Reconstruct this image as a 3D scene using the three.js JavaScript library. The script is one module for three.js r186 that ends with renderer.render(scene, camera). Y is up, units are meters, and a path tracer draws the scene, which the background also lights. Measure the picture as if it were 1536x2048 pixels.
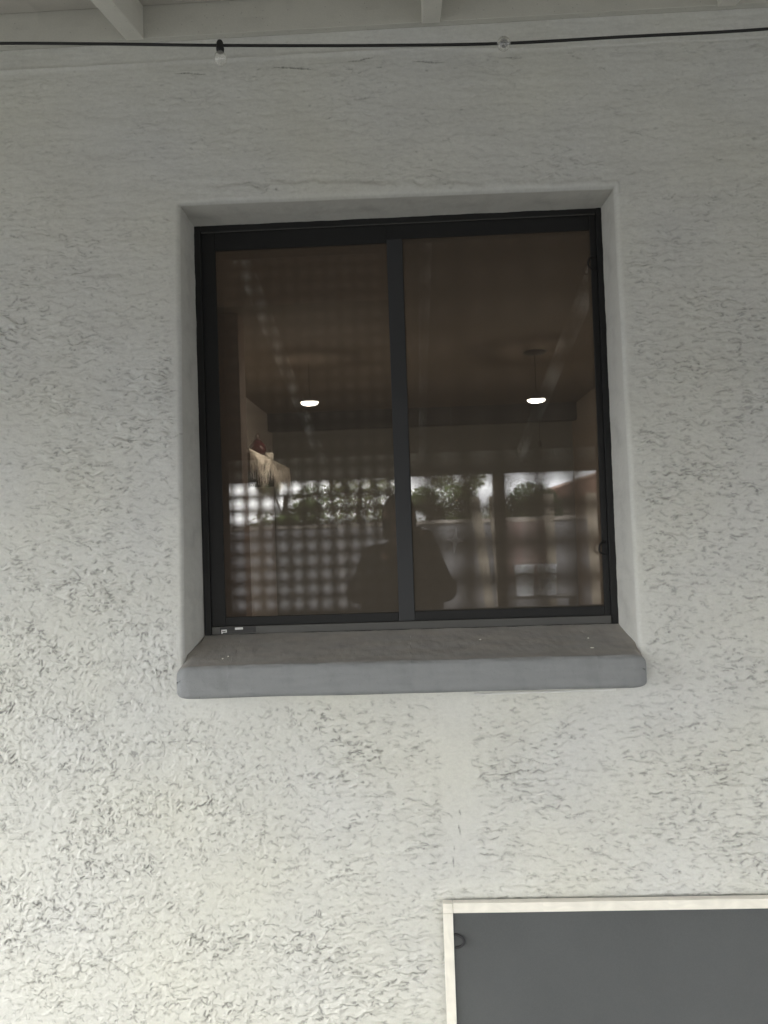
import * as THREE from 'three';
import { mergeGeometries, mergeVertices } from 'three/addons/utils/BufferGeometryUtils.js';
import { RoundedBoxGeometry } from 'three/addons/geometries/RoundedBoxGeometry.js';
import { MarchingCubes } from 'three/addons/objects/MarchingCubes.js';

// ------------------------------------------------------------------ camera, sky, sun, exposure
const scene = new THREE.Scene();
const camera = new THREE.PerspectiveCamera(67.3, 0.75, 0.02, 900);
camera.position.set(0.01645, 1.54536, 2.14921);
camera.rotation.set(0.02158, 0.03632, -0.03352, 'YXZ');
scene.add(camera);

const renderer = new THREE.WebGLRenderer({ antialias: true });
renderer.toneMapping = THREE.LinearToneMapping;
renderer.toneMappingExposure = 7.4;
renderer.shadowMap.enabled = true;

const SUN = new THREE.Vector3(-0.246, 0.53, 0.81).normalize();
{
  const W = 512, H = 256, d = new Float32Array(W * H * 4), v = new THREE.Vector3();
  for (let j = 0; j < H; j++) for (let i = 0; i < W; i++) {
    const lat = ((j + 0.5) / H - 0.5) * Math.PI, lon = ((i + 0.5) / W - 0.5) * 2 * Math.PI;
    v.set(Math.cos(lat) * Math.cos(lon), Math.sin(lat), Math.cos(lat) * Math.sin(lon));
    const up = Math.max(0, v.y), hor = Math.pow(1 - up, 3), warm = Math.pow(Math.max(0, v.dot(SUN) * 0.5 + 0.5), 22);
    const k = 0.72 + 0.30 * hor + 1.1 * warm, o = (j * W + i) * 4;
    d[o] = k * (0.965 + 0.10 * Math.min(1, 1.6 * warm)); d[o + 1] = k * (0.99 + 0.03 * Math.min(1, 1.6 * warm)); d[o + 2] = k * (1.03 - 0.16 * Math.min(1, 1.6 * warm)); d[o + 3] = 1;
  }
  const t = new THREE.DataTexture(d, W, H, THREE.RGBAFormat, THREE.FloatType);
  t.mapping = THREE.EquirectangularReflectionMapping; t.magFilter = THREE.LinearFilter; t.needsUpdate = true;
  scene.background = t; scene.environment = t;
}
const sun = new THREE.DirectionalLight(new THREE.Color(1, 0.95, 0.88), 1.3);
sun.position.copy(SUN).multiplyScalar(40); sun.castShadow = true; sun.shadow.radius = 8;
sun.shadow.mapSize.set(2048, 2048);
Object.assign(sun.shadow.camera, { left: -20, right: 20, top: 20, bottom: -20, near: 1, far: 90 });
scene.add(sun, sun.target);

// ------------------------------------------------------------------ helpers
let seed = 20240611;
const rnd = () => { seed = (seed + 0x6d2b79f5) | 0; let t = Math.imul(seed ^ (seed >>> 15), 1 | seed); t = (t + Math.imul(t ^ (t >>> 7), 61 | t)) ^ t; return ((t ^ (t >>> 14)) >>> 0) / 4294967296; };
const rr = (a, b) => a + (b - a) * rnd();
const clamp = (x, a, b) => Math.min(b, Math.max(a, x)), lerp = (a, b, t) => a + (b - a) * t;
const sstep = (a, b, x) => { const t = clamp((x - a) / (b - a), 0, 1); return t * t * (3 - 2 * t); };
const PERM = new Uint8Array(512), GX = new Float32Array(256), GY = new Float32Array(256);
{ const p = [...Array(256).keys()]; for (let i = 255; i > 0; i--) { const j = Math.floor(rnd() * (i + 1)); [p[i], p[j]] = [p[j], p[i]]; } for (let i = 0; i < 512; i++) PERM[i] = p[i & 255]; for (let i = 0; i < 256; i++) { const a = rnd() * 6.2832; GX[i] = Math.cos(a); GY[i] = Math.sin(a); } }
function noise(x, y) {
  const xf = Math.floor(x), yf = Math.floor(y), X = xf & 255, Y = yf & 255, fx = x - xf, fy = y - yf;
  const u = fx * fx * fx * (fx * (fx * 6 - 15) + 10), w = fy * fy * fy * (fy * (fy * 6 - 15) + 10);
  const a = PERM[PERM[X] + Y], b = PERM[PERM[X + 1] + Y], c = PERM[PERM[X] + Y + 1], e = PERM[PERM[X + 1] + Y + 1];
  const n0 = GX[a] * fx + GY[a] * fy, n1 = GX[b] * (fx - 1) + GY[b] * fy, n2 = GX[c] * fx + GY[c] * (fy - 1), n3 = GX[e] * (fx - 1) + GY[e] * (fy - 1);
  const q = n0 + u * (n1 - n0); return 1.5 * (q + w * (n2 + u * (n3 - n2) - q));
}
const fbm = (x, y, n) => { let s = 0, a = 0.5; for (let i = 0; i < n; i++) { s += a * noise(x + i * 17.3, y + i * 9.1); x *= 2.03; y *= 2.03; a *= 0.5; } return s; };

const used = new Map();
function numbered(name) { const k = used.get(name) ?? 0; used.set(name, k + 1); return k ? `${name}_${String(k).padStart(3, '0')}` : name; }
function sh(o) { o.castShadow = true; o.receiveShadow = true; return o; }
function thing(name, label, category, pos = [0, 0, 0], group) {
  const o = new THREE.Group(); o.name = numbered(name); o.position.set(...pos); o.userData = { label, category }; if (group) o.userData.group = group;
  scene.add(o); return o;
}
function part(name, geo, mat, parent, extra) { const m = sh(new THREE.Mesh(geo, mat)); m.name = name; if (extra) Object.assign(m.userData, extra); parent.add(m); return m; }
function struct(name, geo, mat) { const m = sh(new THREE.Mesh(geo, mat)); m.name = name; m.userData.kind = 'structure'; scene.add(m); return m; }
const C = (r, g, b) => new THREE.Color().setRGB(r, g, b);
const std = (c, roughness = 0.8, more = {}) => new THREE.MeshStandardMaterial({ color: c, roughness, ...more });
function bx(x0, x1, y0, y1, z0, z1) { return new THREE.BoxGeometry(x1 - x0, y1 - y0, z1 - z0).translate((x0 + x1) / 2, (y0 + y1) / 2, (z0 + z1) / 2); }
function rb(x0, x1, y0, y1, z0, z1, r = 0.002, s = 2) { return new RoundedBoxGeometry(x1 - x0, y1 - y0, z1 - z0, s, r).translate((x0 + x1) / 2, (y0 + y1) / 2, (z0 + z1) / 2); }
const merge = (l) => mergeGeometries(l.map((g) => { let h = g.index ? g.toNonIndexed() : g; if (!h.attributes.uv) h.setAttribute('uv', new THREE.BufferAttribute(new Float32Array(h.attributes.position.count * 2), 2)); for (const k of Object.keys(h.attributes)) if (!['position', 'normal', 'uv'].includes(k)) h.deleteAttribute(k); return h; }));
const tube = (pts, r, seg = 40, rs = 8) => new THREE.TubeGeometry(new THREE.CatmullRomCurve3(pts.map((p) => new THREE.Vector3(...p))), seg, r, rs);
function dataTex(w, h, fill, { srgb = false, repeat = true, nearest = false } = {}) {
  const d = new Uint8Array(w * h * 4), c = [0, 0, 0];
  for (let j = 0; j < h; j++) for (let i = 0; i < w; i++) { fill(i, j, c); const o = (j * w + i) * 4; d[o] = clamp(c[0], 0, 255); d[o + 1] = clamp(c[1], 0, 255); d[o + 2] = clamp(c[2], 0, 255); d[o + 3] = 255; }
  const t = new THREE.DataTexture(d, w, h, THREE.RGBAFormat); t.magFilter = nearest ? THREE.NearestFilter : THREE.LinearFilter; t.minFilter = t.magFilter;
  if (repeat) t.wrapS = t.wrapT = THREE.RepeatWrapping; if (srgb) t.colorSpace = THREE.SRGBColorSpace; t.needsUpdate = true; return t;
}
// uv in metres by the dominant axis of each face
function metreUV(g, s = 1) {
  g = g.index ? g.toNonIndexed() : g; const p = g.attributes.position, n = g.attributes.normal, uv = new Float32Array(p.count * 2);
  for (let i = 0; i < p.count; i++) {
    const a = [Math.abs(n.getX(i)), Math.abs(n.getY(i)), Math.abs(n.getZ(i))], k = a.indexOf(Math.max(...a));
    uv[2 * i] = s * (k === 0 ? p.getZ(i) : p.getX(i)); uv[2 * i + 1] = s * (k === 1 ? p.getZ(i) : p.getY(i));
  }
  g.setAttribute('uv', new THREE.BufferAttribute(uv, 2)); return g;
}

// ------------------------------------------------------------------ ground
const DIRT = dataTex(512, 512, (i, j, c) => { const st = Math.max(0, fbm(i / 22, j / 190, 3)), bl = fbm(i / 90 + 7, j / 90, 4), sp = rnd() > 0.9985 ? 0.25 : 0, k = 1 - 0.02 * st - 0.12 * Math.max(0, bl) - sp - 0.03 * rnd(); c[0] = 250 * k; c[1] = 249 * k; c[2] = 246 * k; }, { srgb: true });
const GRAIN = dataTex(512, 512, (i, j, c) => { const v = 128 + 150 * (fbm(i / 40, j / 40, 4) * 0.6 + 0.35 * (rnd() - 0.5)); c[0] = c[1] = c[2] = v; });
{
  const gm = std(C(0.105, 0.108, 0.11), 0.95);
  const g = new THREE.PlaneGeometry(1200, 1200).rotateX(-Math.PI / 2).translate(0, -0.012, 0);
  struct('ground', g, gm);
  struct('patio_floor', metreUV(bx(-9, 9, -0.2, 0, -0.02, 4.4)), std(C(0.066, 0.070, 0.074), 0.85, { bumpMap: GRAIN, bumpScale: 0.002 }));
}

// ------------------------------------------------------------------ stucco wall: relief computed once, used as geometry and as fine bump
const WX0 = -1.5, WX1 = 1.5, WY0 = 0, WY1 = 3.06, WW = WX1 - WX0, WH = WY1 - WY0;
const OX0 = -0.617, OX1 = 0.611, OY0 = 1.13, OY1 = 2.482;          // window opening
const TN = 2048, relief = new Float32Array(TN * TN), pits = new Float32Array(TN * TN), lips = new Float32Array(TN * TN);
{
  // amount of relief, 0..1, and how far it is dragged out sideways
  const rough = (x, y) => {
    let a = lerp(1, 0.24, sstep(1.8, 2.7, y + 0.15 * noise(x * 2, y * 2)));
    if (y > 2.87) a *= 0.35;
    a *= 0.85 + 0.4 * noise(x * 3.1 + 5, y * 4.3);
    const dx = Math.max(OX0 - x, x - OX1, 0), dy = Math.max(1.09 - y, y - OY1, 0), d = Math.hypot(dx, dy);
    a *= sstep(0.004, 0.05 + 0.03 * noise(x * 9, y * 9), d);
    const s = Math.abs(x - 0.112 + 0.015 * noise(3, y * 6)) / 0.055;               // smooth trowelled strip below the window
    if (y < 1.1) a *= lerp(0.12, 1, Math.max(sstep(0.6, 1.3, s), sstep(0.68, 0.5, y)));
    a *= 0.55 + 0.45 * sstep(-0.12, 0.22, fbm(x * 5 + 3, y * 11, 3)); return clamp(a, 0, 1.1);
  };
  // short trowel tears
  const drawn = (x, y, ang, len, wid, dep, curve) => {
    const px = WW / TN, py = WH / TN, n = Math.ceil(len / 0.0007), ph = rnd() * 50, kink = 0.004 + 0.004 * rnd(); let run = 0;
    for (let k = 0; k <= n; k++) {
      const t = k / n, tap = Math.sin(Math.PI * clamp(t * 0.9 + 0.05, 0, 1)) ** 0.5 * clamp(0.75 + 0.9 * noise(k * 0.17 + ph, ph), 0.12, 1.5), r = wid * (0.55 + 0.45 * tap), ci = x / px, cj = y / py, ri = Math.ceil(2.6 * r / px) + 3;
      for (let j = Math.floor(cj - ri); j <= cj + ri; j++) for (let i = Math.floor(ci - ri); i <= ci + ri; i++) {
        if (i < 0 || j < 0 || i >= TN || j >= TN) continue;
        const ex = (i - ci) * px, ey = (j - cj) * py, q = (ex * ex + ey * ey) / (r * r + 1e-9), o = j * TN + i;
        if (q < 6) { const v = dep * tap * Math.exp(-q * 1.3); if (v > pits[o]) pits[o] = v; }
        const ly = ey + 2.1 * r, lq = (ex * ex + ly * ly) / (r * r * 1.7); if (lq < 5) { const v = dep * tap * Math.exp(-lq); if (v > lips[o]) lips[o] = v; }
      }
      const st = len / n; run += st; if (run > kink) { run = 0; ang += (rnd() - 0.5) * curve; }
      x += Math.cos(ang) * st; y += Math.sin(ang) * st;
    }
  };
  for (let k = 0; k < 29000; k++) {
    const wx = rnd() * WW, wy = rnd() * WH, x = wx + WX0, y = wy + WY0, a = rough(x, y), clump = sstep(-0.2, 0.35, fbm(x * 9 + 31, y * 15, 3));
    if (rnd() > (0.12 + 0.88 * Math.max(clump, 0.55 * sstep(-0.2, -0.7, x) * sstep(1.5, 1.0, y))) * a) continue;
    const iso = sstep(0.2, -0.7, x + 0.25 * noise(x * 2.2, y * 2.2 + 9)) * sstep(1.7, 1.0, y);
    const hor = rnd() > iso * 0.6;
    const ang = hor ? (rnd() - 0.5) * 0.5 - 0.03 : -1.0 + (rnd() - 0.5) * 1.9;
    drawn(wx, wy, ang, hor ? 0.006 + 0.032 * rnd() * rnd() : 0.005 + 0.017 * rnd(), rr(0.0010, 0.0022), rr(0.15, 1) * (0.35 + 0.65 * a), hor ? 1.1 : 2.2);
  }
  for (let k = 0; k < 170; k++) {                                                       // long ledges left by the trowel
    const wx = rnd() * WW, wy = rnd() * 2.2, a = rough(wx + WX0, wy + WY0); if (rnd() > a) continue;
    drawn(wx, wy, (rnd() - 0.5) * 0.16, rr(0.05, 0.16), rr(0.0008, 0.0014), rr(0.25, 0.8), 0.45);
  }
  for (const [x, y0, y1] of [[0.119, 0.76, 0.748], [0.114, 0.72, 0.69], [0.096, 0.632, 0.602], [0.101, 0.66, 0.645]]) drawn(x - WX0, y0 - WY0, -1.5 - 0.1 * rnd(), y0 - y1, 0.0013, 1.0, 0.5);
  for (const [x, y, l] of [[-0.62, 2.864, 0.09], [-0.34, 2.868, 0.13], [-0.12, 2.872, 0.07], [0.06, 2.862, 0.09], [0.32, 2.858, 0.03]]) drawn(x - WX0, y - WY0, 0.02 * (rnd() - 0.5), l, 0.0016, 0.75, 0.25);
  for (let j = 0; j < TN; j++) {
    const y = WY0 + (j + 0.5) / TN * WH;
    for (let i = 0; i < TN; i++) {
      const x = WX0 + (i + 0.5) / TN * WW, o = j * TN + i, a = rough(x, y);
      const wx = x + 0.008 * noise(x * 30, y * 30), wy = y + 0.008 * noise(x * 30 + 40, y * 30);
      const iso = sstep(0.2, -0.7, x) * sstep(1.7, 1.0, y);
      const n = lerp(fbm(wx * 16, wy * 62, 3), fbm(wx * 40, wy * 48, 3), iso);
      const e = 0.0012, fld = (X, Y) => lerp(fbm(X * 17 + 80, Y * 58, 2), fbm(X * 43 + 80, Y * 46, 2), iso), f0 = fld(wx, wy), gx = (fld(wx + e, wy) - f0) / e, gy = (fld(wx, wy + e) - f0) / e, dl = Math.abs(f0) / (Math.hypot(gx, gy) + 4);
      const cut = sstep(-0.04, 0.26, fbm(x * 34 + 11, y * 70, 3)) * a, net = cut * Math.exp(-((dl / 0.0016) ** 2)) * (0.8 + 0.2 * iso); pits[o] = Math.min(1, Math.max(net, pits[o])) * (1 - 0.25 * sstep(0.25, 0.5, fbm(x * 9 + 31, y * 15, 3)));
      const slab = sstep(-0.07 - 0.2 * (1 - Math.min(1, a)), 0.10 + 0.2 * (1 - Math.min(1, a)), n), slab2 = sstep(-0.02 - 0.2 * (1 - Math.min(1, a)), 0.10 + 0.2 * (1 - Math.min(1, a)), fbm(wx * 8 + 60, wy * 34, 3)), slab3 = sstep(-0.02, 0.05, fbm(wx * 60 + 9, wy * 95, 2));
      let h = a * (0.0019 * slab + 0.0017 * slab2 * (1 - 0.75 * iso) + 0.0003 * slab3 + 0.0011 * fbm(wx * 24, wy * 105, 3) * (1 - 0.5 * iso)) + 0.0020 * fbm(x * 2.3, y * 5.5, 3) + (0.15 + 0.6 * a) * 0.0004 * fbm(x * 160, y * 210, 2);
      h += 0.0008 * noise(x * 5, y * 24) + 0.0009 * fbm(x * 11 + 4, y * 46, 3);
      const top = 2.53 - 0.03 * sstep(-0.4, 0.6, x) + 0.026 * fbm(x * 13, 3 + y * 9, 4);              // raised float band over the opening
      if (y > OY1 - 0.02 && x < 0.625 && x > -0.56) h += 0.0026 * sstep(top + 0.011, top - 0.009, y) * sstep(-0.57, -0.5, x) * sstep(0.628, 0.618, x);
      const ry = 2.897 - 0.02 * sstep(0, 0.5, x) + 0.004 * fbm(x * 6, 9, 2);                    // ridge under the roof
      h += 0.0030 * Math.exp(-(((y - ry) / 0.006) ** 2)) * (0.55 + 0.9 * fbm(x * 4, 21, 2)) * sstep(0.62, 0.3, x);
      if (y > ry) h += 0.0014;
      relief[o] = h - 0.0030 * pits[o] + 0.0004 * lips[o] * (1 - pits[o]);
    }
  }
}
const reliefAt = (x, y) => { const i = clamp((x - WX0) / WW * TN - 0.5, 0, TN - 1.01), j = clamp((y - WY0) / WH * TN - 0.5, 0, TN - 1.01), a = Math.floor(i), b = Math.floor(j), u = i - a, v = j - b, o = b * TN + a; return lerp(lerp(relief[o], relief[o + 1], u), lerp(relief[o + TN], relief[o + TN + 1], u), v); };
const stuccoBump = dataTex(TN, TN, (i, j, c) => { c[0] = c[1] = c[2] = 150 + relief[j * TN + i] * 28000; }, { repeat: false });
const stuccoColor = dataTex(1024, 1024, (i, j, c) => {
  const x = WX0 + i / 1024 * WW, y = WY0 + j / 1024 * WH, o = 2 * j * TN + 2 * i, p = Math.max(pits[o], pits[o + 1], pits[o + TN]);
  const k = 1 - 0.30 * p + 0.03 * fbm(x * 6, y * 9, 3), w = fbm(x * 2.2 + 8, y * 2.6, 2), g = 0.02 * noise(x * 60, y * 160) + 0.035 * (rnd() - 0.5);  // pits darkened in the colour, standing in for shade inside the crevices
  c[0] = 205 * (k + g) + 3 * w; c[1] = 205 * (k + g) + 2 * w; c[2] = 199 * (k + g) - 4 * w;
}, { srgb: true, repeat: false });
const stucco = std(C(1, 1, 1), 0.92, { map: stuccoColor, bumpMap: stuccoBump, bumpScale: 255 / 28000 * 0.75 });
const RND = 0.013;
// the opening's edges are not quite straight: they flare towards the sill
function warp(x, y) {
  const near = Math.exp(-Math.max(0, Math.max(OX0 - x, x - OX1, y - OY1, OY0 - y)) / 0.12), t = clamp((OY1 - y) / 1.27, 0, 1), s = clamp((x - OX0) / (OX1 - OX0), 0, 1);
  return [near * ((s < 0.5 ? -0.022 : 0.018) * t * Math.abs(2 * s - 1) + 0.0022 * fbm(x * 5, y * 5 + 7, 2)), near * ((0.007 - 0.013 * s) * (1 - t) + 0.0025 * fbm(x * 6 + 3, y * 4, 2) * (1 - t))];
}
const wall = thing('stucco_wall', 'pale grey stucco wall with rough trowelled texture around the dark window', 'wall');
{
  const line = (stops, step) => { const l = []; for (let k = 0; k + 1 < stops.length; k++) { const n = Math.round((stops[k + 1] - stops[k]) / step); for (let i = 0; i < n; i++) l.push(lerp(stops[k], stops[k + 1], i / n)); } l.push(stops.at(-1)); return l; };
  const xs = line([WX0, OX0, OX1, WX1], 0.003), ys = line([WY0, OY0, OY1, WY1], 0.003), nx = xs.length, ny = ys.length;
  const pos = new Float32Array(nx * ny * 3), uv = new Float32Array(nx * ny * 2), idx = [];
  for (let j = 0; j < ny; j++) for (let i = 0; i < nx; i++) {
    const x = xs[i], y = ys[j], o = j * nx + i, [dx, dy] = warp(x, y);
    const d = Math.hypot(Math.max(OX0 - x, x - OX1, 0), Math.max(OY0 - y, y - OY1, 0));
    let z = reliefAt(x, y); if (d < RND) { const q = RND - d; z = z * (d / RND) - (RND - Math.sqrt(Math.max(0, RND * RND - q * q))); }
    pos[3 * o] = x + dx; pos[3 * o + 1] = y + dy; pos[3 * o + 2] = z; uv[2 * o] = (x - WX0) / WW; uv[2 * o + 1] = (y - WY0) / WH;
  }
  for (let j = 0; j + 1 < ny; j++) for (let i = 0; i + 1 < nx; i++) {
    const mx = (xs[i] + xs[i + 1]) / 2, my = (ys[j] + ys[j + 1]) / 2; if (mx > OX0 && mx < OX1 && my > OY0 && my < OY1) continue;
    const a = j * nx + i; idx.push(a, a + 1, a + nx + 1, a, a + nx + 1, a + nx);
  }
  const g = new THREE.BufferGeometry(); g.setAttribute('position', new THREE.BufferAttribute(pos, 3)); g.setAttribute('uv', new THREE.BufferAttribute(uv, 2)); g.setIndex(idx); g.computeVertexNormals();
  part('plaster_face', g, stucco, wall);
  // reveals: from the rounded edge back to the frame
  const plain = std(C(0.64, 0.64, 0.61), 0.92, { map: DIRT, bumpMap: GRAIN, bumpScale: 0.0012 });
  const strip = (n, at) => {
    const m = 34, p = [], id = [];
    for (let i = 0; i <= n; i++) for (let k = 0; k <= m; k++) { const [x, y, nx_, ny_] = at(i / n), t = k / m, [dx, dy] = warp(x, y), f = 1 - t, b = t * (1 - t) * 4, q = x + y * 1.3, w = 0.0035 * fbm(q * 12, 2.2 * t + nx_ * 9, 3) * b + 0.0007 * fbm(q * 90, 16 * t, 2) * Math.min(1, 6 * t); p.push(x + dx * f + nx_ * w, y + dy * f + ny_ * w, lerp(-RND, -0.185, t)); }
    for (let i = 0; i < n; i++) for (let k = 0; k < m; k++) { const a = i * (m + 1) + k; id.push(a, a + 1, a + m + 2, a, a + m + 2, a + m + 1); }
    const q = new THREE.BufferGeometry(); q.setAttribute('position', new THREE.Float32BufferAttribute(p, 3)); q.setIndex(id); q.computeVertexNormals(); const uv = []; for (let i = 0; i < p.length; i += 3) uv.push(2 * (p[i] + p[i + 1]), 2 * p[i + 2]); q.setAttribute('uv', new THREE.Float32BufferAttribute(uv, 2)); return q;
  };
  part('window_reveal', strip(300, (t) => [OX0, lerp(OY0, OY1, t), 1, 0]), plain, wall);
  part('window_reveal', strip(300, (t) => [lerp(OX0, OX1, t), OY1, 0, -1]), plain, wall);
  part('window_reveal', strip(300, (t) => [OX1, lerp(OY1, OY0, t), -1, 0]), plain, wall);
  // the body of the wall behind the plaster and its plain run to either side
  const core = [bx(-9, -0.65, -0.1, 4.2, -0.30, -0.032), bx(0.645, 9, -0.1, 4.2, -0.30, -0.032), bx(-0.65, 0.645, -0.1, 1.10, -0.30, -0.032), bx(-0.65, 0.645, 2.51, 4.2, -0.30, -0.032),
    bx(-9, WX0, 0, 3.06, -0.032, 0.0), bx(WX1, 9, 0, 3.06, -0.032, 0.0), bx(-9, 9, 3.06, 4.2, -0.032, 0.0)];
  part('wall_core', merge(core), plain, wall);
}

// ------------------------------------------------------------------ porch roof
const paint = std(C(0.76, 0.75, 0.70), 0.75, { map: DIRT, bumpMap: GRAIN, bumpScale: 0.0012 });
const dimmedBoard = std(C(0.15, 0.115, 0.085), 0.85, { map: DIRT, bumpMap: GRAIN, bumpScale: 0.0015 });  // unseen outer boards made dark to dim their reflection and bounce light
const boardPaint = std(C(0.60, 0.58, 0.54), 0.8, { map: DIRT, bumpMap: GRAIN, bumpScale: 0.0012 });
const paintDark = std(C(0.58, 0.575, 0.53), 0.8, { map: DIRT, bumpMap: GRAIN, bumpScale: 0.0012 });
{
  const roof = thing('porch_roof', 'painted timber porch roof with sloping rafters above the stucco wall', 'porch roof');
  const SL = -0.225, EDGE = 3.9, y0 = 2.955;                       // rafters fall away from the wall
  part('ledger_board', metreUV(rb(-3.9, 8.6, 2.957, 3.10, 0.002, 0.024, 0.002)), paintDark, roof);
  const raf = (x, w) => { const s = new THREE.Shape([[0.026, 0], [EDGE + 0.1, SL * (EDGE + 0.1)], [EDGE + 0.1, SL * (EDGE + 0.1) + 0.098], [0.026, 0.098]].map((p) => new THREE.Vector2(...p))); return metreUV(new THREE.ExtrudeGeometry(s, { depth: w - 0.004, bevelEnabled: true, bevelSize: 0.002, bevelThickness: 0.002, bevelSegments: 1 }).rotateY(-Math.PI / 2).translate(x + w / 2 - 0.002, y0, 0)); };
  for (const x of [-3.82, -3.16, -2.36, -1.55, -0.722, 0.116, 0.931, 1.75, 2.56, 3.37, 4.18, 5.0, 5.82, 6.64, 7.46, 8.28]) part('rafter', raf(x, 0.052), paint, roof);
  for (let k = 0, z = 0.026; z < EDGE + 0.15; k++) {                // roof boards laid across the rafters
    const w = rr(0.138, 0.145), L = Math.hypot(1, SL), g = metreUV(rb(-3.9, 8.6, 0, 0.022, 0, w * L - 0.003, 0.002).rotateX(Math.atan(-SL)).translate(0, y0 + 0.099 + SL * z, z));
    part('roof_board', g, k < 5 ? (k % 3 === 1 ? paintDark : boardPaint) : dimmedBoard, roof); z += w;
  }
  part('roof_cover', rb(-4.0, 8.7, 0, 0.03, -0.03, 4.25, 0.003).rotateX(Math.atan(-SL)).translate(0, y0 + 0.135, 0), std(C(0.12, 0.11, 0.10), 0.9), roof);
  part('edge_beam', metreUV(rb(-3.9, 8.6, 1.975, 2.16, EDGE - 0.05, EDGE + 0.05, 0.004)), paintDark, roof);
  const tan = std(C(0.42, 0.36, 0.29), 0.8);
  for (const x of [-3.8, 0.74, 4.4, 8.4]) part('post', metreUV(rb(x - 0.045, x + 0.045, 0, 1.974, EDGE - 0.045, EDGE + 0.045, 0.006)), tan, roof);
}

// ------------------------------------------------------------------ the window
const bronze = std(C(0.006, 0.006, 0.006), 0.7), bronzeLip = std(C(0.055, 0.054, 0.050), 0.45), sashMat = std(C(0.03, 0.031, 0.033), 0.55);
const WAVE = dataTex(256, 256, (i, j, c) => { c[0] = c[1] = c[2] = 128 + 105 * (0.75 * fbm(i / 70, j / 95, 2) + 0.25 * noise(i / 34 + 9, j / 40)); }, { repeat: false });
const win = thing('sliding_window', 'black framed two pane sliding window set in the stucco wall', 'window');
{
  const X0 = -0.619, X1 = 0.617, Y0 = 1.2405, Y1 = 2.484, F = -0.15;
  const frame = (name, x0, x1, y0, y1, z0, z1, w, m, ww) => {            // four members mitred as butt joints
    const [l, r, b, t] = ww ?? [w, w, w, w];
    part(name, rb(x0, x0 + l, y0, y1, z0, z1, 0.0018), m, win); part(name, rb(x1 - r, x1, y0, y1, z0, z1, 0.0018), m, win);
    part(name, rb(x0 + l, x1 - r, y1 - t, y1, z0, z1 - 0.001, 0.0018), m, win); part(name, rb(x0 + l, x1 - r, y0, y0 + b, z0, z1 - 0.001, 0.0018), m, win);
  };
  frame('frame', X0, X1, Y0, Y1, -0.245, F, 0, bronze, [0.021, 0.022, 0.027, 0.019]);
  part('frame_lip', rb(X0 + 0.024, X1 - 0.024, Y0 + 0.004, Y0 + 0.027, F + 0.0005, F + 0.004, 0.0015), bronzeLip, win);
  part('frame_lip', rb(X0 + 0.022, X1 - 0.024, Y1 - 0.022, Y1 - 0.019, F - 0.006, F - 0.001, 0.001), bronzeLip, win);
  // sashes: the left one runs behind, the right one in front
  const sash = (x0, x1, y0, y1, z, l, r, b, t, gz) => {
    const s = new THREE.Group(); s.name = 'sash'; win.add(s);
    part('stile', rb(x0, x0 + l, y0, y1, z - 0.022, z, 0.002), sashMat, s); part('stile', rb(x1 - r, x1, y0, y1, z - 0.022, z, 0.002), sashMat, s);
    part('rail', rb(x0 + l, x1 - r, y1 - t, y1, z - 0.022, z - 0.001, 0.002), bronze, s); part('rail', rb(x0 + l, x1 - r, y0, y0 + b, z - 0.022, z - 0.001, 0.002), bronze, s);
    const glass = new THREE.MeshPhysicalMaterial({ color: C(0.93, 0.95, 0.94), roughness: 0.009, bumpMap: WAVE, bumpScale: 0.00009, transmission: 1, thickness: 0, ior: 4.3 });
    const g = new THREE.PlaneGeometry(x1 - x0 - l - r + 0.01, y1 - y0 - t - b + 0.01);
    part('glass_pane', g.translate((x0 + l + x1 - r) / 2, (y0 + b + y1 - t) / 2, gz), glass, s);
  };
  sash(-0.599, 0.000, 1.267, 2.470, -0.196, 0.030, 0.033, 0.022, 0.044, -0.206);
  sash(-0.026, 0.603, 1.2675, 2.4685, -0.172, 0.042, 0.018, 0.028, 0.040, -0.1805);
  // insect screen across the whole opening: woven dark yarn, 1.6 mm apart
  const N = 20, OPEN = 11, mk = (inside, wire) => dataTex(N, N, (i, j, c) => { const h = i >= N - OPEN && j >= N - OPEN; c[0] = h ? inside : wire[0]; c[1] = h ? inside : wire[1]; c[2] = h ? inside : wire[2]; }, { nearest: true });
  const weave = new THREE.MeshPhysicalMaterial({ map: mk(255, [16, 14, 12.5]), transmissionMap: mk(255, [0, 0, 0]), transmission: 1, thickness: 0, roughness: 0, ior: 1, specularIntensity: 0 });
  weave.transmissionMap.colorSpace = THREE.NoColorSpace;
  const sx0 = -0.592, sx1 = 0.590, sy0 = 1.270, sy1 = 2.459, g = new THREE.PlaneGeometry(sx1 - sx0, sy1 - sy0), P = 0.0016, uv = g.attributes.uv;
  for (let i = 0; i < uv.count; i++) uv.setXY(i, uv.getX(i) * (sx1 - sx0) / P, uv.getY(i) * (sy1 - sy0) / P);
  part('insect_screen', g.translate((sx0 + sx1) / 2, (sy0 + sy1) / 2, -0.1635), weave, win);
  for (const [a, b, c, d] of [[-0.598, -0.556, 1.266, 2.465], [0.577, 0.595, 1.266, 2.465], [-0.5558, -0.0332, 2.409, 2.464], [-0.033, 0.5768, 2.419, 2.464], [-0.5558, -0.0332, 1.2665, 1.294], [0.0148, 0.5768, 1.2665, 1.295]]) part('screen_frame', rb(a, b, c, d, -0.168, -0.159, 0.0018), bronze, win);
  part('centre_bar', rb(-0.033, 0.0145, 1.262, 2.4185, -0.169, -0.1575, 0.002), std(C(0.026, 0.027, 0.029), 0.65), win, { label: 'grey vertical centre bar' });
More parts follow.
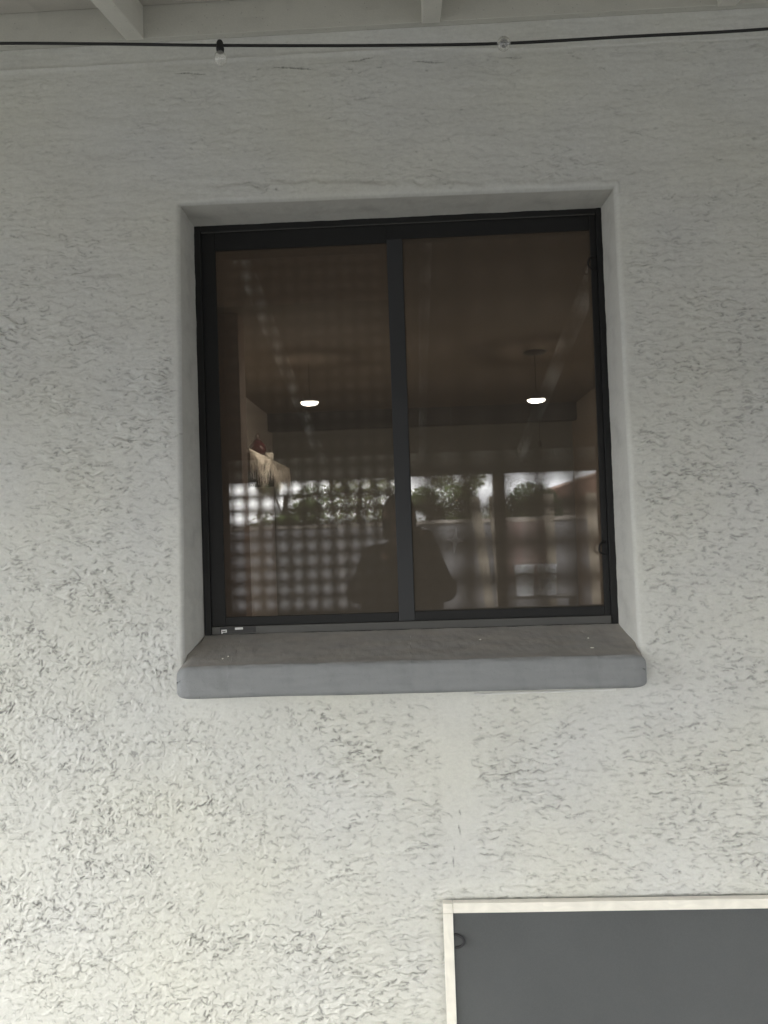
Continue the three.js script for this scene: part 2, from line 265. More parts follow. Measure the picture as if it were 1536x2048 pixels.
  // black pull tabs on the screen's right edge
  for (const [y, s] of [[2.314, 1], [1.463, 1.1]]) part('pull_tab', tube([[0.587, y + 0.020 * s, -0.158], [0.572, y + 0.017 * s, -0.150], [0.566, y + 0.004, -0.147], [0.568, y - 0.008 * s, -0.148], [0.587, y - 0.016 * s, -0.158]], 0.0028, 30, 8), bronze, win);
  // maker's sticker on the lower frame
  const sticker = dataTex(128, 20, (i, j, c) => {
    let v = 14; const y = 19 - j;
    if (i > 3 && i < 24 && y > 6) { v = 225; const dx = (i - 13) / 7, dy = (y - 12) / 3; if (Math.abs(dy + 0.6 * dx * dx - 0.3) < 0.4 && Math.abs(dx) < 1) v = 20; if (i > 8 && y > 16) v = 30; }
    if (i > 52 && i < 82 && y > 1 && y < 9) v = (y === 5 && i % 3 !== 0) ? 150 : 225;
    if (i > 28 && i < 118 && (y === 13 || y === 16)) v = 55;
    c[0] = c[1] = c[2] = v;
  }, { srgb: true, repeat: false });
  part('sticker', new THREE.PlaneGeometry(0.108, 0.0185).rotateZ(0.015).translate(-0.5165, 1.2565, F + 0.0046), std(C(1, 1, 1), 0.5, { map: sticker }), win);
  // painted sill, rounded and flared like hand-formed mortar
  {
    const prof = [], Rr = 0.017; // [z, y]
    const zf = 0.062, yt0 = 1.244, ytf = 1.186, yb = 1.0955;
    for (let k = 0; k <= 16; k++) { const t = k / 16; prof.push([lerp(-0.155, zf - Rr, t), lerp(yt0, ytf, t) - 0.004 * Math.sin(Math.PI * t)]); }
    for (let k = 1; k <= 6; k++) { const a = k / 6 * 1.35; prof.push([zf - Rr + Rr * Math.sin(a), ytf - Rr * (1 - Math.cos(a))]); }
    for (let k = 1; k <= 10; k++) prof.push([zf, lerp(ytf - Rr, yb + Rr, k / 10)]);
    for (let k = 1; k <= 5; k++) { const a = k / 5 * Math.PI / 2; prof.push([zf - Rr * (1 - Math.cos(a)), yb + Rr - Rr * Math.sin(a)]); }
    for (let k = 1; k <= 4; k++) prof.push([lerp(zf - Rr, -0.03, k / 4), yb + 0.001 * k]);
    const m = prof.length, n = 260, p = [], id = [], col = [], er = 0.045;
    const xl = (z) => -0.619 - 0.034 * sstep(-0.155, 0.03, z), xr = (z) => 0.619 + 0.020 * sstep(-0.155, 0.03, z);
    for (let i = 0; i <= n; i++) {
      const u = i / n, e = Math.min(u, 1 - u) * 1.27, back = e < er ? er - Math.sqrt(er * er - (er - e) ** 2) : 0;
      for (let k = 0; k < m; k++) {
        let [z, y] = prof[k]; const x = lerp(xl(z), xr(z), u), f = z > -0.02 ? 1 : 0;
        const w = 0.0026 * fbm(x * 12, k * 0.35, 3) + 0.0012 * fbm(x * 60, k * 1.1, 2);
        if (z > 0) z = Math.max(0, z - back * 0.9);
        p.push(x, y + w * (k < 18 ? 1 : 0.5) + 0.002 * noise(x * 4, 5) - (k < 26 ? back * (k > 8 ? 0.7 : 0.1) * f : -back * 0.2 * f), z + w * f);
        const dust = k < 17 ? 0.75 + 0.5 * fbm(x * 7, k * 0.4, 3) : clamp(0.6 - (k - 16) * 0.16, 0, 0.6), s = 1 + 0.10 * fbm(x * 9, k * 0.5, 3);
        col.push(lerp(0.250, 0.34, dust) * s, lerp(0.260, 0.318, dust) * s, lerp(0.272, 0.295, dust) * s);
      }
    }
    for (let i = 0; i < n; i++) for (let k = 0; k + 1 < m; k++) { const a = i * m + k; id.push(a, a + 1, a + m + 1, a, a + m + 1, a + m); }
    for (const [i, flip] of [[0, 1], [n, 0]]) { const c = p.length / 3; p.push(p[i * m * 3], 1.15, -0.03); col.push(0.225, 0.235, 0.242); for (let k = 0; k + 1 < m; k++) { const a = i * m + k; flip ? id.push(c, a + 1, a) : id.push(c, a, a + 1); } }
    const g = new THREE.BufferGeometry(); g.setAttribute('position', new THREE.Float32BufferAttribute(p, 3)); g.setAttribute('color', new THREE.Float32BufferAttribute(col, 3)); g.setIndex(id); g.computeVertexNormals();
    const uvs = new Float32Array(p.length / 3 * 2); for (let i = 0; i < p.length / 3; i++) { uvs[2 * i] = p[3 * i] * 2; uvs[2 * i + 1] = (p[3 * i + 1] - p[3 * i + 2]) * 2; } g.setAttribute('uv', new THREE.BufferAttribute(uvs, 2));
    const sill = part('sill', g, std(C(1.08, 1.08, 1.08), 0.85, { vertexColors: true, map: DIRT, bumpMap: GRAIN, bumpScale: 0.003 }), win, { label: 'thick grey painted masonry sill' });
    part('caulk_bead', tube([[0.17, 1.0785, 0.004], [0.26, 1.080, 0.005], [0.38, 1.081, 0.005], [0.50, 1.0815, 0.004], [0.56, 1.082, 0.002]], 0.003, 60, 8), std(C(0.72, 0.72, 0.7), 0.7), sill);
    const fleck = std(C(0.75, 0.74, 0.68), 0.62);
    for (const [x, z, w] of [[-0.527, 0.005, 0.004], [-0.515, -0.010, 0.003], [0.20, -0.075, 0.005], [0.505, -0.065, 0.004], [0.50, 0.0, 0.009]]) { const t = (z + 0.155) / 0.205, q = new THREE.IcosahedronGeometry(1, 1).scale(w * 0.6, 0.0012, 0.0028).rotateX(0.27).translate(x, lerp(1.244, 1.186, t) - 0.004 * Math.sin(Math.PI * t) + 0.0006, z); part('paint_fleck', q, fleck, sill); }
  }
}

// ------------------------------------------------------------------ string light under the roof
{
  const blk = std(C(0.012, 0.012, 0.012), 0.6);
  const s = thing('string_light', 'black outdoor string light cable with clear bulbs across the top of the wall', 'string light');
  part('cable', tube([[-3.2, 2.93, 0.2], [-2.2, 2.888, 0.2], [-1.5, 2.866, 0.2], [-1.02, 2.848, 0.2], [-0.7534, 2.8315, 0.2], [-0.4386, 2.8096, 0.2], [-0.0142, 2.7853, 0.2], [0.291, 2.7731, 0.2], [0.6, 2.7726, 0.2], [0.955, 2.7722, 0.2], [1.6, 2.80, 0.2], [2.4, 2.86, 0.2], [3.2, 2.93, 0.2]], 0.0037, 300, 8), blk, s);
  const glassM = new THREE.MeshPhysicalMaterial({ color: C(0.95, 0.95, 0.92), roughness: 0.22, transmission: 0.8, thickness: 0, ior: 2.0 });
  const one = (x, y, tilt) => {
    const so = new THREE.Group(); so.name = 'bulb_holder'; so.position.set(x, y, 0.2); so.rotation.set(tilt[0], 0, tilt[1]); s.add(so);
    part('socket', new THREE.LatheGeometry([[0.0001, 0.014], [0.006, 0.013], [0.0085, 0.008], [0.0095, -0.004], [0.0105, -0.010], [0.0095, -0.019], [0.0001, -0.019]].map((p) => new THREE.Vector2(...p)), 20), blk, so);
    part('bulb', new THREE.LatheGeometry([[0.0068, -0.018], [0.009, -0.022], [0.0145, -0.029], [0.0172, -0.038], [0.0155, -0.047], [0.009, -0.054], [0.0001, -0.056]].map((p) => new THREE.Vector2(...p)), 24), glassM, so);
  };
  one(-0.4386, 2.8096, [-0.15, 0.05]); one(0.291, 2.7745, [-0.95, -0.1]); one(-1.22, 2.857, [0.4, 0.1]); one(1.02, 2.7735, [0.7, -0.1]);
}

// ------------------------------------------------------------------ loose framed screen panel standing against the wall
{
  const b = thing('framed_screen', 'loose dark grey mesh panel in a pale wood frame leaning against the wall', 'screen panel', [0, 0, 0]);
  const grain = dataTex(512, 128, (i, j, c) => { const v = fbm(i / 160, j / 9 + 2 * noise(i / 120, j / 40), 3), k = 1 + 0.055 * v + 0.05 * fbm(i / 60, j / 60, 2); c[0] = 236 * k; c[1] = 232 * k; c[2] = 221 * k; }, { srgb: true });
  const wood = std(C(1, 1, 1), 0.6, { map: grain, bumpMap: grain, bumpScale: 0.0005 });
  const woodUV = (g, along) => { g = metreUV(g, 3); if (along === 'y') { const u = g.attributes.uv; for (let i = 0; i < u.count; i++) u.setXY(i, u.getY(i) + 0.37, u.getX(i) * 2); } else { const u = g.attributes.uv; for (let i = 0; i < u.count; i++) u.setY(i, u.getY(i) * 2); } return g; };
  const x0 = 0.0635, x1 = 1.30, yt = 0.5255, w = 0.0265, z0 = 0.020, z1 = 0.042;
  part('frame_rail', woodUV(rb(x0 + w + 0.0006, x1, yt - w, yt, z0, z1, 0.0018), 'x'), wood, b); part('frame_rail', woodUV(rb(x0 + w, x1, 0.012, 0.012 + w, z0, z1, 0.0018), 'x'), wood, b);
  part('corner_block', woodUV(rb(x0, x0 + w, yt - w, yt, z0, z1 + 0.0005, 0.0018), 'x'), wood, b);
  part('frame_stile', woodUV(rb(x0, x0 + w, 0.012, yt - w - 0.0006, z0, z1, 0.0018), 'y'), wood, b); part('frame_stile', woodUV(rb(x1, x1 + w, 0.012, yt, z0, z1, 0.0018), 'y'), wood, b);
  const smudge = dataTex(512, 512, (i, j, c) => { const k = 1 + 0.06 * fbm(i / 120, j / 120, 4) + 0.05 * (rnd() - 0.5); c[0] = 85 * k; c[1] = 87 * k; c[2] = 88 * k; }, { srgb: true });
  const weave = dataTex(16, 16, (i, j, c) => { const a = (i % 8) / 8, d = (j % 8) / 8, o = (Math.floor(i / 8) + Math.floor(j / 8)) % 2; c[0] = c[1] = c[2] = 60 + 190 * Math.sin(Math.PI * (o ? a : d)); });
  smudge.repeat.set(1, 1); weave.repeat.set(1 / 0.0024, 1 / 0.0024);
  part('mesh_panel', metreUV(bx(x0 + w - 0.004, x1 + 0.004, 0.036, yt - w + 0.004, z0 + 0.006, z0 + 0.010)), std(C(1, 1, 1), 0.75, { map: smudge, bumpMap: weave, bumpScale: 0.0003 }), b);
  const p = part('pull_loop', tube([[0.092, 0.437, 0.029], [0.104, 0.436, 0.035], [0.115, 0.429, 0.037], [0.117, 0.418, 0.037], [0.108, 0.407, 0.035], [0.094, 0.401, 0.029]], 0.0036, 30, 8), std(C(0.025, 0.025, 0.028), 0.6), b);
}

// ------------------------------------------------------------------ the room behind the window
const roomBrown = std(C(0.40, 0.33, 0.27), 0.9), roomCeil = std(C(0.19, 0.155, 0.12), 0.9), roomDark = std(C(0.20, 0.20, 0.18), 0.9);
{
  const Z0 = -0.30, Z1 = -5.85, XL = -1.42, XR = 1.70, H = 2.75;
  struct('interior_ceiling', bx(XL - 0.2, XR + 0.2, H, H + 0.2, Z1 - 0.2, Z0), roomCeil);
  struct('interior_floor', bx(XL - 0.2, XR + 0.2, -0.2, 0, Z1 - 0.2, Z0), std(C(0.42, 0.33, 0.25), 0.6));
  struct('interior_wall_left', bx(XL - 0.2, XL, 0, H, Z1, Z0), std(C(0.66, 0.61, 0.56), 0.9));
  struct('interior_wall_right', bx(XR, XR + 0.2, 0, H, Z1, Z0), roomBrown);
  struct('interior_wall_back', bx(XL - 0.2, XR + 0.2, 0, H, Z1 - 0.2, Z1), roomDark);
  struct('interior_wall_front', merge([bx(XL, -0.66, 0, H, Z0 - 0.02, Z0 + 0.003), bx(0.655, XR, 0, H, Z0 - 0.02, Z0 + 0.003), bx(-0.66, 0.655, 0, 1.12, Z0 - 0.02, Z0 + 0.003), bx(-0.66, 0.655, 2.5, H, Z0 - 0.02, Z0 + 0.003)]), roomBrown);
  struct('ceiling_beam', bx(XL, XR, 2.575, H, -5.72, -5.6), std(C(0.012, 0.012, 0.011), 0.8));
  struct('interior_partition', bx(XL, -0.90, 0, H, -2.15, -2.0), std(C(0.26, 0.18, 0.14), 0.9));
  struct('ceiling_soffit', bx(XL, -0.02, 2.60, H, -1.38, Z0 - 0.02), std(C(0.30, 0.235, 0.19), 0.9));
}
const lampMetal = std(C(0.014, 0.014, 0.012), 0.5);
function pendant(label, x, z, yl, canopy) {
  const t = thing('pendant_lamp', label, 'pendant lamp', [x, yl, z], 'pendant lamps seen through the window');
  const H = 2.75 - yl;
  if (canopy !== null) part('canopy', new THREE.LatheGeometry([[0.0001, 0], [0.080, 0], [0.082, -0.008], [0.06, -0.018], [0.012, -0.026], [0.0001, -0.027]].map((p) => new THREE.Vector2(...p)), 32).translate(canopy, H - 0.001, 0), lampMetal, t);
  part('cord', new THREE.CylinderGeometry(0.003, 0.003, H - 0.08, 8).translate(0, H / 2 + 0.02, 0), lampMetal, t);
  part('lamp_shade', new THREE.LatheGeometry([[0.008, 0.040], [0.014, 0.034], [0.036, 0.022], [0.060, 0.008], [0.066, 0.002]].map((p) => new THREE.Vector2(...p)), 36), std(C(0.12, 0.115, 0.10), 0.6, { side: THREE.DoubleSide }), t);
  part('lamp_glow', new THREE.SphereGeometry(0.062, 28, 14).scale(1, 0.34, 1).translate(0, 0.0, 0), std(C(0.9, 0.88, 0.8), 0.5, { emissive: C(1, 0.93, 0.80), emissiveIntensity: 3.2 }), t);
  const l = new THREE.PointLight(new THREE.Color(1, 0.86, 0.68), 0.62); l.position.set(0, -0.008, 0); l.castShadow = true; l.shadow.radius = 2; t.add(l);
}
pendant('small glowing pendant lamp hanging behind the left pane', -0.68, -3.25, 2.452, null);
pendant('small glowing pendant lamp with round ceiling canopy behind the right pane', 0.912, -3.25, 2.408, 0);
{
  const t = thing('glass_pendant', 'clear glass bulb hanging dimly behind the right pane under the lamp', 'glass pendant', [1.22, 2.20, -5.0]);
  const gl = new THREE.MeshPhysicalMaterial({ color: C(0.95, 0.95, 0.95), roughness: 0.02, transmission: 1, thickness: 0, ior: 1.8 });
  part('cord', new THREE.CylinderGeometry(0.003, 0.003, 0.45, 8).translate(0, 0.325, 0), lampMetal, t);
  part('holder', new THREE.CylinderGeometry(0.014, 0.018, 0.05, 16).translate(0, 0.08, 0), lampMetal, t);
  part('bulb', new THREE.LatheGeometry([[0.016, 0.06], [0.03, 0.03], [0.042, -0.01], [0.036, -0.045], [0.0001, -0.06]].map((p) => new THREE.Vector2(...p)), 28), gl, t);
}
{ // high shelf on the left wall with a fringed cloth, a dark red jar and a small cup
  const sh_ = thing('wall_shelf', 'high wall shelf behind the left pane under a fringed cloth', 'shelf', [0, 0.035, 0]);
  part('shelf_board', rb(-1.42, -1.06, 2.045, 2.072, -4.65, -2.9, 0.003), std(C(0.2, 0.13, 0.09), 0.6), sh_);
  for (const z of [-3.1, -4.4]) part('bracket', rb(-1.42, -1.15, 1.9, 2.044, z - 0.012, z + 0.012, 0.003), lampMetal, sh_);
  const c = thing('fringed_cloth', 'pale cloth with long fringe hanging over the shelf behind the left pane', 'cloth', [0, 0.035, 0]);
  const cm = std(C(0.55, 0.49, 0.43), 0.95);
  const pl = new THREE.PlaneGeometry(1.70, 0.40, 90, 24), p = pl.attributes.position;
  for (let i = 0; i < p.count; i++) { const u = p.getX(i), v = p.getY(i) + 0.2, d = v; const z = -3.775 - u; let x, y; const fold = 0.008 * noise(u * 14, 2) + 0.004 * noise(u * 40, 8); if (d > 0.14) { x = -1.055 - (d - 0.14); y = 2.0745 + 0.002; } else { x = -1.052 + fold * (1 - d / 0.14); y = 2.076 - (0.14 - d) * (0.10 + 0.42 * Math.abs(Math.sin(u * 4.6 + 0.4)) ** 1.5); } p.setXYZ(i, x, y, z); }
  pl.computeVertexNormals(); part('fabric', pl, new THREE.MeshStandardMaterial({ color: cm.color, roughness: 0.95, side: THREE.DoubleSide }), c);
  const fr = []; for (let k = 0; k < 170; k++) { const z = -2.94 - k * 0.01, x = -1.05 + 0.008 * noise((-3.775 - z) * 14, 2), L = rr(0.07, 0.19), top = 0.14 * (0.10 + 0.42 * Math.abs(Math.sin((-3.775 - z) * 4.6 + 0.4)) ** 1.5); fr.push(new THREE.CylinderGeometry(0.003, 0.0012, L, 5).rotateX(rr(-0.3, 0.3)).translate(x, 2.078 - top - L / 2, z)); }
  const f = part('fringe', merge(fr), cm, c); f.userData.kind = 'stuff';
  const j = thing('round_jar', 'round dark red jar with a knob lid on the shelf behind the left pane', 'jar', [-1.115, 2.1135, -3.53]); j.scale.setScalar(1.2);
  const red = std(C(0.035, 0.008, 0.009), 0.1);
  part('jar_body', new THREE.LatheGeometry([[0.0001, 0], [0.026, 0], [0.046, 0.018], [0.053, 0.042], [0.048, 0.066], [0.032, 0.084], [0.026, 0.088]].map((q) => new THREE.Vector2(...q)), 36), red, j);
  const lid = part('lid', new THREE.LatheGeometry([[0.03, 0.086], [0.03, 0.092], [0.02, 0.102], [0.009, 0.107], [0.0001, 0.108]].map((q) => new THREE.Vector2(...q)), 28), red, j);
  part('knob', new THREE.SphereGeometry(0.013, 16, 12).scale(1, 1.5, 1).translate(0, 0.124, 0), std(C(0.05, 0.035, 0.03), 0.25), lid);
  const cup = thing('white_cup', 'small white cup beside the red jar on the shelf', 'cup', [-1.10, 2.1135, -3.92]);
  part('cup_body', new THREE.LatheGeometry([[0.0001, 0.002], [0.026, 0.002], [0.032, 0.02], [0.036, 0.062], [0.034, 0.062], [0.030, 0.02], [0.0001, 0.008]].map((q) => new THREE.Vector2(...q)), 28), std(C(0.72, 0.68, 0.62), 0.25), cup);
  part('handle', new THREE.TorusGeometry(0.018, 0.004, 8, 20, Math.PI).rotateZ(-Math.PI / 2).rotateY(-Math.PI / 2 + 0.6).translate(0.02, 0.034, 0.03), std(C(0.72, 0.68, 0.62), 0.25), cup);
}
{ // paper star hung inside the right pane
  const s = thing('hanging_star', 'white four pointed star hanging inside the lower right pane', 'star ornament', [0.152, 1.50, -0.33]);
  const pts = []; for (let k = 0; k < 8; k++) { const a = k * Math.PI / 4 + 0.12, r = k % 2 ? 0.009 : (k % 4 ? 0.026 : 0.04) ; pts.push(new THREE.Vector2(Math.sin(a) * r, Math.cos(a) * r)); }
  part('star', new THREE.ExtrudeGeometry(new THREE.Shape(pts), { depth: 0.003, bevelEnabled: true, bevelSize: 0.001, bevelThickness: 0.001, bevelSegments: 1 }), std(C(0.85, 0.84, 0.80), 0.6), s);
  part('thread', new THREE.CylinderGeometry(0.0005, 0.0005, 0.99, 5).translate(0, 0.53, 0.0015), std(C(0.3, 0.3, 0.3), 0.8), s);
}

// ------------------------------------------------------------------ the yard in front (mostly seen as reflections)
{
  const gw = thing('garden_wall', 'long grey garden wall with a pale cap across the yard', 'wall');
  part('wall_body', bx(-9, 9, 0, 1.60, 12, 12.2), std(C(0.30, 0.29, 0.29), 0.9), gw); part('cap', rb(-9.05, 9.05, 1.6, 1.67, 11.94, 12.26, 0.01), std(C(0.62, 0.55, 0.47), 0.8), gw);
  for (let x = -8.9; x < 9; x += 2.54) part('pilaster', rb(x - 0.11, x + 0.11, 0, 1.5995, 11.93, 11.999, 0.01), std(C(0.34, 0.32, 0.31), 0.9), gw);
  const leafM = [[0.13, 0.18, 0.045], [0.075, 0.11, 0.04], [0.18, 0.20, 0.06]].map((c) => new THREE.MeshPhysicalMaterial({ color: C(...c), roughness: 0.95, transmission: 0.4, thickness: 0, side: THREE.DoubleSide })), bark = std(C(0.13, 0.10, 0.08), 0.95);
  const leaf = (n, f) => {
    const pos = new Float32Array(n * 12), nor = new Float32Array(n * 12), id = [], q = new THREE.Quaternion(), e = new THREE.Euler(), v = new THREE.Vector3();
    for (let k = 0; k < n; k++) { const [x, y, z, s] = f(); e.set(rnd() * 6.3, rnd() * 6.3, rnd() * 6.3); q.setFromEuler(e); const N = new THREE.Vector3(0, 0, 1).applyQuaternion(q); [[0, -1], [0.42, 0], [0, 1], [-0.42, 0]].forEach(([a, b], i) => { v.set(a * s, b * s, 0).applyQuaternion(q); const o = k * 12 + i * 3; pos[o] = x + v.x; pos[o + 1] = y + v.y; pos[o + 2] = z + v.z; nor[o] = N.x; nor[o + 1] = N.y; nor[o + 2] = N.z; }); id.push(4 * k, 4 * k + 1, 4 * k + 2, 4 * k, 4 * k + 2, 4 * k + 3); }
    const g = new THREE.BufferGeometry(); g.setAttribute('position', new THREE.BufferAttribute(pos, 3)); g.setAttribute('normal', new THREE.BufferAttribute(nor, 3)); g.setIndex(id); return g;
  };
  const tree = (x, z, h, r, n, k, label) => {
    const t = thing('yard_tree', label, 'tree', [x, 0, z]), limbs = [tube([[0, 0, 0], [0.05, h * 0.35, 0.03], [-0.04, h * 0.62, 0], [0.02, h * 0.85, 0]], 0.055, 16, 8)], clumps = [];
    for (let i = 0; i < 9; i++) { const a = i * 2.4 + rnd(), u = rr(0.45, 0.98), R = r * rr(0.3, 0.8), c = [Math.cos(a) * R, h * u, Math.sin(a) * R]; clumps.push([...c, r * rr(0.28, 0.5)]); limbs.push(tube([[0, h * u * 0.62, 0], [c[0] * 0.5, h * u * 0.86, c[2] * 0.5], c], 0.02, 10, 6)); }
    part('trunk', merge(limbs), bark, t);
    part('crown', leaf(n, () => { const c = clumps[Math.floor(rnd() * clumps.length)], a = rnd() * 6.283, b = Math.acos(2 * rnd() - 1), R = c[3] * Math.cbrt(rnd()); return [c[0] + R * Math.sin(b) * Math.cos(a), c[1] + R * Math.cos(b) * 0.85, c[2] + R * Math.sin(b) * Math.sin(a), rr(0.03, 0.07)]; }), leafM[k], t, { kind: 'stuff' });
  };
  tree(-2.7, 14, 2.75, 0.95, 5200, 0, 'leafy green tree beyond the garden wall, left of centre');
  tree(-1.2, 15.5, 2.95, 1.1, 5200, 2, 'olive green tree beyond the garden wall, near the middle');
  tree(0.6, 14.2, 2.35, 0.9, 4600, 0, 'short green tree beyond the garden wall, right of the middle');
  tree(1.5, 17, 2.9, 0.9, 4600, 2, 'thin yellowish tree set far behind the garden wall');
  tree(-6.2, 18, 2.3, 1.4, 4200, 1, 'low dark tree far left beyond the garden wall');
  tree(8.5, 16, 4.5, 1.8, 5000, 1, 'tall dark tree far right beyond the garden wall');
  const hedge = (x0, x1, z, h, label) => { const t = thing('sky_block_hedge', label, 'hedge', [0, 0, z]), n = 9000; part('foliage', leaf(n, () => { const x = rr(x0, x1), top = h * (0.9 + 0.16 * noise(x * 0.7, z)); return [x, Math.pow(rnd(), 0.8) * top + 0.1, rr(-0.5, 0.5), rr(0.14, 0.26)]; }), leafM[1], t, { kind: 'stuff' });
    const st = []; for (let x = x0 + 0.4; x < x1; x += 1.1) st.push(tube([[x, 0, 0], [x + 0.05, h * 0.4, 0.05], [x, h * 0.75, 0]], 0.05, 8, 6)); part('stem', merge(st), bark, t); };
  hedge(-24, -10.5, 13.4, 3.0, 'added unseen hedge cutting sky light beyond the garden wall, left of the yard'); hedge(7.4, 22, 13.0, 4.4, 'added unseen hedge cutting sky light beyond the garden wall, right of the yard');  // hedges out of view, added to cut the sky light reaching the wall
  const sb = thing('round_shrub', 'dense rounded dark shrub rising behind the garden wall', 'shrub', [2.45, 0, 13.2]);
  part('stem', tube([[0, 0, 0], [0.03, 0.8, 0], [0, 1.7, 0.02]], 0.05, 10, 7), bark, sb);
  part('foliage', leaf(5200, () => { const a = rnd() * 6.283, b = Math.acos(2 * rnd() - 1), R = 0.62 * Math.cbrt(rnd()); return [R * Math.sin(b) * Math.cos(a), 1.72 + R * Math.cos(b) * 1.1, R * Math.sin(b) * Math.sin(a), rr(0.03, 0.06)]; }), leafM[1], sb, { kind: 'stuff' });
  const ho = thing('neighbour_house', 'tan neighbouring house with a low gabled roof beyond the garden wall', 'house', [5.6, 0, 18]);
  part('wall', bx(-2.2, 4, 0, 2.2, 0, 5), std(C(0.42, 0.35, 0.29), 0.9), ho);
  const rs = new THREE.Shape([[-2.6, 2.2], [0.9, 3.3], [4.4, 2.2]].map((p) => new THREE.Vector2(...p)));
  part('roof', new THREE.ExtrudeGeometry(rs, { depth: 5.6, bevelEnabled: false }).translate(0, 0.001, -0.3), std(C(0.25, 0.15, 0.11), 0.9), ho);
  const wn = part('window', bx(-0.5, 0.6, 0.9, 1.9, -0.05, -0.001), std(C(0.7, 0.68, 0.64), 0.6), ho); part('pane', bx(-0.43, 0.53, 0.97, 1.83, -0.06, -0.051), std(C(0.03, 0.035, 0.04), 0.1), wn);
  // timber fence panel and a bench with two white bins in front of the garden wall
  const tanW = std(C(0.50, 0.43, 0.33), 0.8), fp = thing('timber_fence', 'tan timber fence panel standing before the garden wall', 'fence', [0, 0, 9.6]);
  for (const [x, l] of [[1.17, 0.10], [1.36, 0.05], [2.12, 0], [2.82, 0.02]]) part('fence_post', metreUV(rb(-0.07, 0.07, 0, 2.0, -0.05, 0.05, 0.006).rotateZ(l).translate(x + 0.04, 0, 0)), tanW, fp);
  part('fence_rail', rb(1.30, 2.18, 1.58, 1.63, 0.051, 0.10, 0.004), std(C(0.62, 0.54, 0.46), 0.8), fp);
  for (let k = 0; k < 6; k++) part('fence_board', rb(1.34 + k * 0.132, 1.34 + k * 0.132 + 0.126, 0.6, 1.579, 0.052, 0.075, 0.003), std(C(0.33 + 0.02 * (k % 3), 0.26, 0.23), 0.85), fp);
  const bw = std(C(0.09, 0.08, 0.07), 0.7), bench = thing('low_bench', 'low dark bench standing before the timber fence', 'bench', [1.85, 0, 9.0]);
  for (const z of [-0.16, -0.03, 0.10]) part('seat_slat', rb(-0.6, 0.6, 0.44, 0.48, z, z + 0.115, 0.004), bw, bench);
  for (const x of [-0.5, 0.5]) for (const z of [-0.12, 0.14]) part('leg', rb(x - 0.025, x + 0.025, 0, 0.439, z - 0.025, z + 0.025, 0.003), bw, bench);
  const pail = (x, label) => { const t = thing('white_bin', label, 'bin', [x, 0.481, 9.03]); part('bin_body', new THREE.LatheGeometry([[0.0001, 0.002], [0.122, 0.002], [0.14, 0.43], [0.15, 0.433], [0.15, 0.45], [0.132, 0.45], [0.118, 0.01], [0.0001, 0.008]].map((p) => new THREE.Vector2(...p)), 32), std(C(0.82, 0.83, 0.82), 0.5), t); part('handle', new THREE.TorusGeometry(0.15, 0.013, 8, 28, Math.PI).rotateX(1.9 + Math.PI).translate(0, 0.28, -0.01), std(C(0.06, 0.06, 0.06), 0.5), t); };
  pail(1.66, 'white bin with dark handle on the bench end nearest the leaning posts'); pail(1.99, 'white bin with dark handle on the bench end away from the leaning posts');
}

